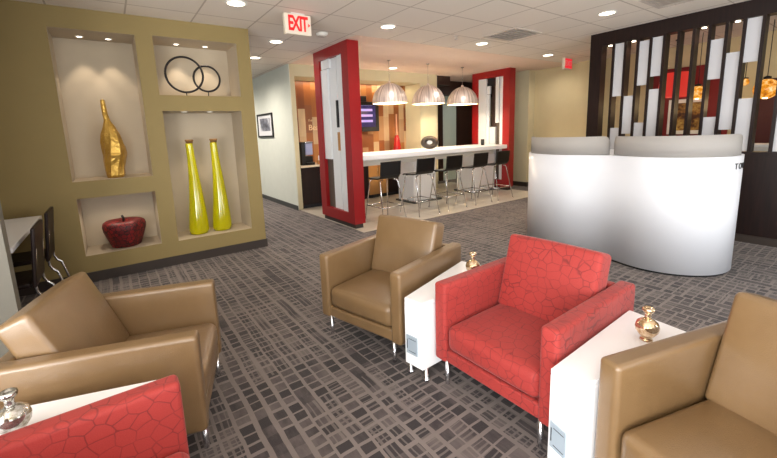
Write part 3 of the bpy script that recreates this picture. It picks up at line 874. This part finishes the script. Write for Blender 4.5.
t = thing('candle_holder', 'small dark cylinder candle holder on the bar near the right red screen', 'candle holder', (7.75, 6.35, 1.171))
bm = BM(); lathe(bm, [(0.04, 0), (0.044, 0.006), (0.044, 0.15), (0.036, 0.152), (0.036, 0.135)], 24); obj('cup', bm, M['blackplastic'], t)
bm = BM(); lathe(bm, [(0.034, 0.136), (0.034, 0.142), (0.005, 0.144), (0.003, 0.165)], 20); obj('candle', bm, M['white'], t)

# ------------------------------------------------------------------ pendants over the bar
def make_pendant(label, loc):
    t = thing('dome_pendant', label, 'pendant lamp', loc, 0, 'brushed metal dome pendants over the bar')
    zr = 2.17 - CEIL; r = 0.365; hgt = 0.41
    bm = BM(); n = 14
    pr = [(r * math.cos(PI / 2 * k / n) if k < n else 0.03, zr + hgt * math.sin(PI / 2 * k / n)) for k in range(n + 1)]
    lathe(bm, pr, 48, cap=False); lathe(bm, [(0.03, zr + hgt), (0.03, zr + hgt + 0.03), (0.008, zr + hgt + 0.04)], 16)
    sh = obj('shade', bm, M['dome'], t)
    bm = BM(); pr = [((r - 0.012) * math.cos(PI / 2 * k / n) if k < n else 0.02, zr + 0.002 + (hgt - 0.012) * math.sin(PI / 2 * k / n)) for k in range(n + 1)]
    lathe(bm, pr, 48, cap=False); obj('lining', bm, M['domein'], sh)
    bm = BM(); lathe(bm, [(0.005, zr + 0.14), (0.04, zr + 0.155), (0.055, zr + 0.2), (0.04, zr + 0.25), (0.022, zr + 0.29), (0.022, zr + 0.44)], 20); obj('bulb', bm, M['bulb'], t)
    bm = BM(); tube(bm, [(0, 0, -0.001), (0, 0, zr + hgt + 0.035)], 0.004, 8); lathe(bm, [(0.035, -0.015), (0.035, -0.002)], 24); obj('cord', bm, M['chrome'], t)
    return t
pl = ['brushed metal dome pendant over the left end of the bar', 'middle of the three brushed metal dome pendants', 'brushed metal dome pendant nearest the right red framed screen']
PX = (4.85, 5.92, 7.02)
p0 = make_pendant(pl[0], (PX[0], 6.36, CEIL))
for k in (1, 2): dup(p0, (PX[k], 6.36, CEIL), label=pl[k])

# ------------------------------------------------------------------ back counter
cabs = [(3.29, 4.25), (4.25, 5.02), (5.02, 5.60), (5.60, 6.15), (6.15, 6.69)]
clab = ['dark brown base cabinet next to the cream pier', 'dark brown base cabinet, second from the cream pier', 'base cabinet with a beige door below the back counter',
        'dark reddish brown base cabinet right of the beige doored one', 'dark reddish brown base cabinet at the right end of the back counter']
for k, (x0, x1) in enumerate(cabs):
    t = thing('base_cabinet', clab[k], 'cabinet', (x0, 7.5, 0.006), 0, 'base cabinets under the back counter')
    w = x1 - x0
    bm = BM(); box(bm, 0.002, w - 0.002, 0.03, 0.58, 0.08, 0.89); obj('body', bm, M['espresso'], t)
    bm = BM(); box(bm, 0.002, w - 0.002, 0.07, 0.56, 0, 0.08); obj('plinth', bm, M['dark'], t)
    for s in (0, 1):
        bm = BM(); rbox(bm, 0.006 + s * w / 2, w / 2 - 0.004 + s * w / 2, 0.008, 0.0295, 0.09, 0.88, 0.003, 1)
        dr = obj('door', bm, M['tanplank'] if k == 2 else M['espresso'], t)
        bm = BM(); hx = w / 2 - 0.05 + s * 0.1; tube(bm, [(hx, 0.008, 0.60), (hx, -0.02, 0.60), (hx, -0.02, 0.82), (hx, 0.008, 0.82)], 0.007, 8); obj('handle', bm, M['chrome'], dr)
bm = BM(); rbox(bm, 3.285, 6.695, 7.48, 8.095, 0.90, 0.94, 0.006, 2)
tag(obj('worktop', bm, M['worktop']), 'cream stone worktop along the wood panelled back wall', 'worktop')
t = thing('coffee_machine', 'black and silver coffee dispenser on the back counter beside the cream pier', 'coffee machine', (3.50, 7.72, 0.941))
bm = BM(); rbox(bm, -0.12, -0.04, -0.12, 0.16, 0.0, 0.50, 0.01, 2); rbox(bm, -0.04, 0.16, -0.16, 0.16, 0, 0.06, 0.01, 2); rbox(bm, -0.04, 0.14, -0.10, 0.16, 0.06, 0.19, 0.01, 2); obj('body', bm, M['blackplastic'], t)
bm = BM(); rbox(bm, -0.038, 0.13, -0.14, 0.15, 0.215, 0.47, 0.02, 3); obj('canister', bm, plain('blue_grey_canister', (150, 158, 196), 0.25), t)
bm = BM(); rbox(bm, -0.045, 0.14, -0.15, 0.16, 0.471, 0.51, 0.01, 2); obj('lid', bm, M['chrome'], t)
mug = None
for k, (x, y) in enumerate(((3.80, 7.66), (3.92, 7.72), (3.99, 7.60))):
    if mug is None:
        mug = thing('mug', 'mug on the back counter beside the coffee dispenser', 'mug', (x, y, 0.941), 0, 'mugs beside the coffee dispenser')
        bm = BM(); lathe(bm, [(0.034, 0), (0.04, 0.004), (0.042, 0.10), (0.037, 0.10), (0.035, 0.012)], 20); obj('cup', bm, M['tanplank'], mug)
        bm = BM(); tube(bm, [(0.041, 0, 0.08), (0.068, 0, 0.075), (0.07, 0, 0.04), (0.041, 0, 0.025)], 0.006, 8); obj('handle', bm, M['tanplank'], mug)
    else: dup(mug, (x, y, 0.941), 0.5 * k)
t = thing('bottle_vase', 'red glass bottle vase with a long thin neck on the back counter', 'vase', (6.18, 7.85, 0.941))
bm = BM(); lathe(bm, [(0.09, 0), (0.11, 0.01), (0.115, 0.08), (0.10, 0.28), (0.075, 0.46), (0.04, 0.56)], 28); obj('body', bm, M['redglass'], t)
bm = BM(); lathe(bm, [(0.04, 0.5605), (0.022, 0.64), (0.016, 0.85), (0.018, 1.1)], 20); obj('neck', bm, plain('pale_glass_neck', (206, 150, 120), 0.2), t)
t = thing('television', 'wall mounted black television with a blue and pink picture', 'television', (5.22, 7.94, 1.62))
bm = BM(); rbox(bm, -0.5, 0.44, -0.05, 0.03, 0.0, 0.72, 0.01, 2); obj('case', bm, M['blackplastic'], t)
bm = BM(); box(bm, -0.46, 0.33, -0.054, -0.0505, 0.11, 0.63)
o = obj('screen', bm, M['tv'], t)
for v in o.data.vertices: v.co.z -= 0.36
o.location = (0, 0, 0.36)
bm = BM(); rbox(bm, -0.4, 0.10, -0.02, 0.155, 0.725, 0.86, 0.006, 1); obj('mount', bm, M['blackplastic'], t)
# lettering fixed to the panelling
t = thing('wall_lettering', 'small white lettering on the wood panelling left of the left red screen', 'lettering', (3.80, 8.09, 1.80))
textobj('letters', 'Bea', 0.18, M['tanletter'], t, (0.0, 0, -0.05), (R(90), 0, 0), 0.006, 'LEFT')
textobj('letters', 'the', 0.08, M['tanletter'], t, (0.0, 0, 0.12), (R(90), 0, 0), 0.006, 'LEFT')

# framed photograph on the white corridor wall
t = thing('framed_photograph', 'black framed monochrome photograph on the white corridor wall', 'picture', (3.165, 9.13, 1.57))
bm = BM()
for (y0, y1, z0, z1) in ((-0.53, -0.48, 0, 0.56), (0.48, 0.53, 0, 0.56), (-0.48, 0.48, 0, 0.04), (-0.48, 0.48, 0.52, 0.56)): box(bm, -0.03, -0.001, y0, y1, z0, z1)
obj('frame', bm, M['blackplastic'], t)
bm = BM(); box(bm, -0.016, -0.002, -0.48, 0.48, 0.04, 0.52); mo = obj('mat', bm, M['photo_mat'], t)
bm = BM(); box(bm, -0.018, -0.0165, -0.36, 0.34, 0.15, 0.45); obj('print', bm, M['citypic'], mo)

# ------------------------------------------------------------------ ceiling fittings
LIGHTS = []
def downlight(label, x, y, z=CEIL, r=0.095, group='round ceiling downlights', name='downlight'):
    t = thing(name, label, 'downlight', (x, y, z), 0, group)
    bm = BM(); lathe(bm, [(r * 1.22, -0.001), (r * 1.2, -0.008), (r, -0.010), (r * 0.96, -0.002)], 28, cap=False); obj('trim_ring', bm, M['whitetrim'], t)
    bm = BM(); lathe(bm, [(r * 0.95, -0.004), (r * 0.95, -0.001)], 28); obj('lens', bm, M['lens'], t)
    LIGHTS.append((x, y, z, r))
dl = [(1.314, 4.408, 'round ceiling downlight nearest the top right niche'), (3.353, 4.389, 'round ceiling downlight in front of the left red screen'),
      (2.302, 5.859, 'round ceiling downlight just below the EXIT sign in the photo'), (2.394, 7.177, 'round ceiling downlight nearest the white corridor wall'),
      (5.447, 4.494, 'round ceiling downlight beside the ceiling vent, on its bar side'), (5.562, 2.543, 'round ceiling downlight nearest the slatted partition'),
      (7.601, 4.576, 'round ceiling downlight nearest the beige far wall'), (5.535, 7.104, 'round ceiling downlight behind the left dome pendant cord')]
for x, y, lab in dl: downlight(lab, x, y)
nl = [(-0.124, 5.69, 2.812, 'left spotlight in the upper left niche'), (0.149, 5.69, 2.812, 'right spotlight in the upper left niche'),
      (0.879, 5.70, 2.825, 'left spotlight in the ring sculpture niche'), (1.229, 5.70, 2.825, 'right spotlight in the ring sculpture niche'),
      (0.85, 5.48, 1.95, 'left spotlight above the lime bottles'), (1.16, 5.48, 1.95, 'right spotlight above the lime bottles')]
for x, y, z, lab in nl: downlight(lab, x, y, z, 0.032, 'small niche spotlights', 'niche_spotlight')

def make_sign(label, loc, rotz):
    t = thing('exit_sign', label, 'exit sign', loc, rotz)
    bm = BM(); rbox(bm, -0.17, 0.17, -0.03, 0.03, -0.245, -0.012, 0.008, 2); obj('housing', bm, M['exitbox'], t)
    bm = BM(); rbox(bm, -0.09, 0.09, -0.035, 0.035, -0.0115, -0.001, 0.003, 1); obj('canopy', bm, M['whitetrim'], t)
    return t
t = make_sign('EXIT sign with red letters hanging from the ceiling above the shelf wall corner', (2.03, 4.45, CEIL), 0)
for k, (ch, w) in enumerate(zip('EXIT', (0, 0, 0, 0))):
    lt = textobj('lettering', ch, 0.235, M['exitred'], t, ((-0.095, -0.03, 0.032, 0.083)[k], -0.032, -0.128), (R(90), 0, 0), 0.002, offset=0.006)
    lt.scale = (0.62, 1.0, 1.0)
bm = BM(); prism(bm, [(0.128, 0), (0.152, 0.022), (0.128, 0.044)], 0, 0.003, Matrix.Translation((0, -0.0335, -0.15)) @ Matrix.Rotation(R(90), 4, 'X')); obj('arrow', bm, M['exitred'], t)
t = make_sign('far EXIT sign seen almost edge-on near the beige wall', (8.32, 4.56, CEIL), R(4))
bm = BM(); box(bm, -0.155, 0.155, -0.034, -0.0305, -0.225, -0.03); obj('face', bm, emit('exit_sign_glow', (255, 40, 60), 0.75), t)
textobj('lettering', 'EXIT', 0.15, M['exitbox'], t, (0, -0.035, -0.13), (R(90), 0, 0), 0.001)

def vent(label, x0, x1, y0, y1):
    t = thing('ceiling_vent', label, 'ceiling vent', ((x0 + x1) / 2, (y0 + y1) / 2, CEIL))
    w, d = (x1 - x0) / 2, (y1 - y0) / 2
    bm = BM(); f = 0.05
    box(bm, -w, w, -d, -d + f, -0.014, -0.001); box(bm, -w, w, d - f, d, -0.014, -0.001); box(bm, -w, -w + f, -d + f, d - f, -0.014, -0.001); box(bm, w - f, w, -d + f, d - f, -0.014, -0.001)
    obj('frame', bm, M['ventgrey'], t)
    bm = BM(); box(bm, -w + f, w - f, -d + f, d - f, -0.004, -0.001); obj('backing', bm, M['ventgrey'], t)
    for k in range(6):
        y = -d + f + (2 * d - 2 * f) * (k + 0.5) / 6
        bm = BM(); box(bm, -w + f, w - f, -0.03, 0.03, -0.002, 0.002, Matrix.Translation((0, y, -0.014)) @ Matrix.Rotation(R(35), 4, 'X')); obj('louvre', bm, M['ventgrey'], t)
vent('square louvred ceiling vent in front of the right red screen', 5.05, 5.70, 3.55, 4.15)
vent('louvred ceiling vent at the top edge near the slatted partition', 5.35, 5.95, 1.50, 2.10)
t = thing('smoke_detector', 'round white smoke detector on the ceiling beside the left red screen', 'smoke detector', (2.70, 5.10, CEIL))
bm = BM(); lathe(bm, [(0.085, -0.001), (0.085, -0.02), (0.06, -0.045), (0.02, -0.05)], 28); obj('housing', bm, M['whitetrim'], t)
bm = BM(); lathe(bm, [(0.062, -0.0452), (0.05, -0.052), (0.02, -0.054)], 24); obj('vent_ring', bm, M['ventgrey'], t)
for x, y, lab in ((4.634, 4.331, 'small ceiling sprinkler head left of the square vent'), (4.45, 6.9, 'small ceiling sprinkler head behind the left dome pendant')):
    t = thing('sprinkler_head', lab, 'sprinkler', (x, y, CEIL), 0, 'ceiling sprinkler heads')
    bm = BM(); lathe(bm, [(0.04, -0.001), (0.035, -0.012), (0.012, -0.014), (0.01, -0.045)], 18); obj('body', bm, M['ventgrey'], t)
    bm = BM(); lathe(bm, [(0.028, -0.0455), (0.028, -0.05)], 18); obj('deflector', bm, M['chrome'], t)

# ------------------------------------------------------------------ lights
def area(name, loc, rot, sx_, sy_, power, col):
    l = bpy.data.lights.new(name, 'AREA'); l.shape = 'RECTANGLE'; l.size = sx_; l.size_y = sy_; l.energy = power; l.color = col
    o = bpy.data.objects.new(name, l); COL.objects.link(o); o.location = loc; o.rotation_euler = rot; return o
def spot(name, loc, power, col, ang, blend=0.6, rad=0.04, rot=(0, 0, 0)):
    l = bpy.data.lights.new(name, 'SPOT'); l.energy = power; l.color = col; l.spot_size = R(ang); l.spot_blend = blend; l.shadow_soft_size = rad
    o = bpy.data.objects.new(name, l); COL.objects.link(o); o.location = loc; o.rotation_euler = rot; return o
def point(name, loc, power, col, rad=0.05):
    l = bpy.data.lights.new(name, 'POINT'); l.energy = power; l.color = col; l.shadow_soft_size = rad
    o = bpy.data.objects.new(name, l); COL.objects.link(o); o.location = loc; return o
DAY = (0.92, 0.96, 1.0); WARM = (1.0, 0.84, 0.66)
for (a, b) in ((-2.3, -0.5), (-0.2, 1.6)):
    area('daylight', (-2.38, (a + b) / 2, 1.45), (0, R(-90), 0), 2.5, b - a - 0.1, (74 if b < 0 else 22) * (b - a), DAY)
    area('ceiling_fill', (-2.36, (a + b) / 2, 0.9), (0, R(-135), 0), 1.0, b - a - 0.1, 46 * (b - a), (1, 0.97, 0.93))  # upward area light added to brighten the ceiling
for (a, b, k) in ((-2.0, 0.2, 34), (0.6, 2.8, 3), (3.2, 5.4, 30)):
    area('daylight', ((a + b) / 2, -2.78, 1.45), (R(90), 0, 0), b - a - 0.1, 2.5, k * (b - a), DAY)
    area('ceiling_fill', ((a + b) / 2, -2.76, 0.9), (R(135), 0, 0), b - a - 0.1, 1.0, 14 * (b - a), (1, 0.97, 0.93))  # same added ceiling fill along the south side
for (x, y, z, r) in LIGHTS:
    if r > 0.05:
        far = x > 3 and y < 5                      # spread widened here to even out the light on the desk
        spot('downlight_lamp', (x, y, z - 0.02), (16 if y < 3 else 44) if far else 24, WARM, 155 if far else 105, 0.9, 0.08)
    else: spot('niche_lamp', (x, y, z - 0.012), 13.0, WARM, 68, 0.5, 0.02)
for x in (-0.12, 0.16): spot('niche_lamp', (x, 5.50, 0.965), 4.0, WARM, 130, 0.7, 0.02)
for x in PX: point('pendant_lamp', (x, 6.36, 2.27), 38, (1.0, 0.88, 0.7), 0.06)
area('cove_lamp', (5.05, 7.98, 2.78), (0, 0, 0), 3.0, 0.1, 14, (1.0, 0.86, 0.62))
for y in (3.0, 2.67, 1.83, 1.495, 0.91): spot('screen_lamp', (XS + 0.085, y, 2.80), 4, WARM, 100, 0.6, 0.02)
# added spots without fittings, brightening corridor, lounge, bar, high table and rooms beyond
for (x, y, p) in ((2.0, 8.4, 240), (2.0, 10.4, 240), (4.0, 2.3, 32), (4.0, 0.3, 22), (8.0, 0.3, 8), (8.2, 3.6, 6), (9.0, 7.6, 25), (8.8, 5.2, 14), (2.9, 6.6, 25), (4.4, 5.4, 62), (6.2, 5.4, 62), (-1.5, 4.3, 16), (8.6, 5.2, 20)):
    spot('fill_spot', (x, y, CEIL - 0.02), p, (1, 0.9, 0.8), 168, 1.0, 0.08)
for x, y, z in ((8.3, 2.26, 1.9), (8.3, 1.43, 1.84)): point('globe_glow', (x, y, z), 5, (1, 0.7, 0.35), 0.05)

w = bpy.data.worlds.new('world'); scene.world = w; w.use_nodes = True
bg = w.node_tree.nodes['Background']; bg.inputs[0].default_value = (0.85, 0.92, 1, 1); bg.inputs[1].default_value = 0.6

# ------------------------------------------------------------------ camera (solved from the photograph's vanishing points)
F, PXc, PYc = 377.85, 375.95, 193.89
c = math.sqrt(0.5)
rv = Vector((0.165036346, 0.175231713, -0.0224037008))
Rm = Matrix.Rotation(rv.length, 3, rv.normalized()) @ Matrix(((c, -c, 0), (0, 0, -1), (c, c, 0)))
right, down, fwd = Rm[0], Rm[1], Rm[2]
cam = bpy.data.cameras.new('camera'); co = bpy.data.objects.new('camera', cam); COL.objects.link(co)
mw = Matrix.Identity(4)
for i in range(3):
    mw[i][0] = right[i]; mw[i][1] = -down[i]; mw[i][2] = -fwd[i]
mw.translation = Vector((0, 0, 1.6))
co.matrix_world = mw
cam.sensor_fit = 'HORIZONTAL'; cam.sensor_width = 36.0; cam.lens = 36.0 * F / 777.0
cam.shift_x = (388.5 - PXc) / 777.0; cam.shift_y = (PYc - 229.0) / 777.0
cam.clip_start = 0.02; cam.clip_end = 100
scene.camera = co

# ------------------------------------------------------------------ scale drawing units to metres
bpy.context.view_layer.update()
for o in list(scene.objects):
    if o.parent is None:
        o.location = o.location * S
        if o.type in ('MESH', 'EMPTY', 'FONT'): o.scale = o.scale * S
        elif o.type == 'LIGHT':
            L = o.data
            L.energy *= S * S
            if L.type == 'AREA': L.size *= S; L.size_y *= S
            else: L.shadow_soft_size *= S

vs_ = scene.view_settings
vs_.view_transform = 'Standard'; vs_.look = 'None'; vs_.exposure = 0.3; vs_.gamma = 1.0; vs_.use_curve_mapping = False
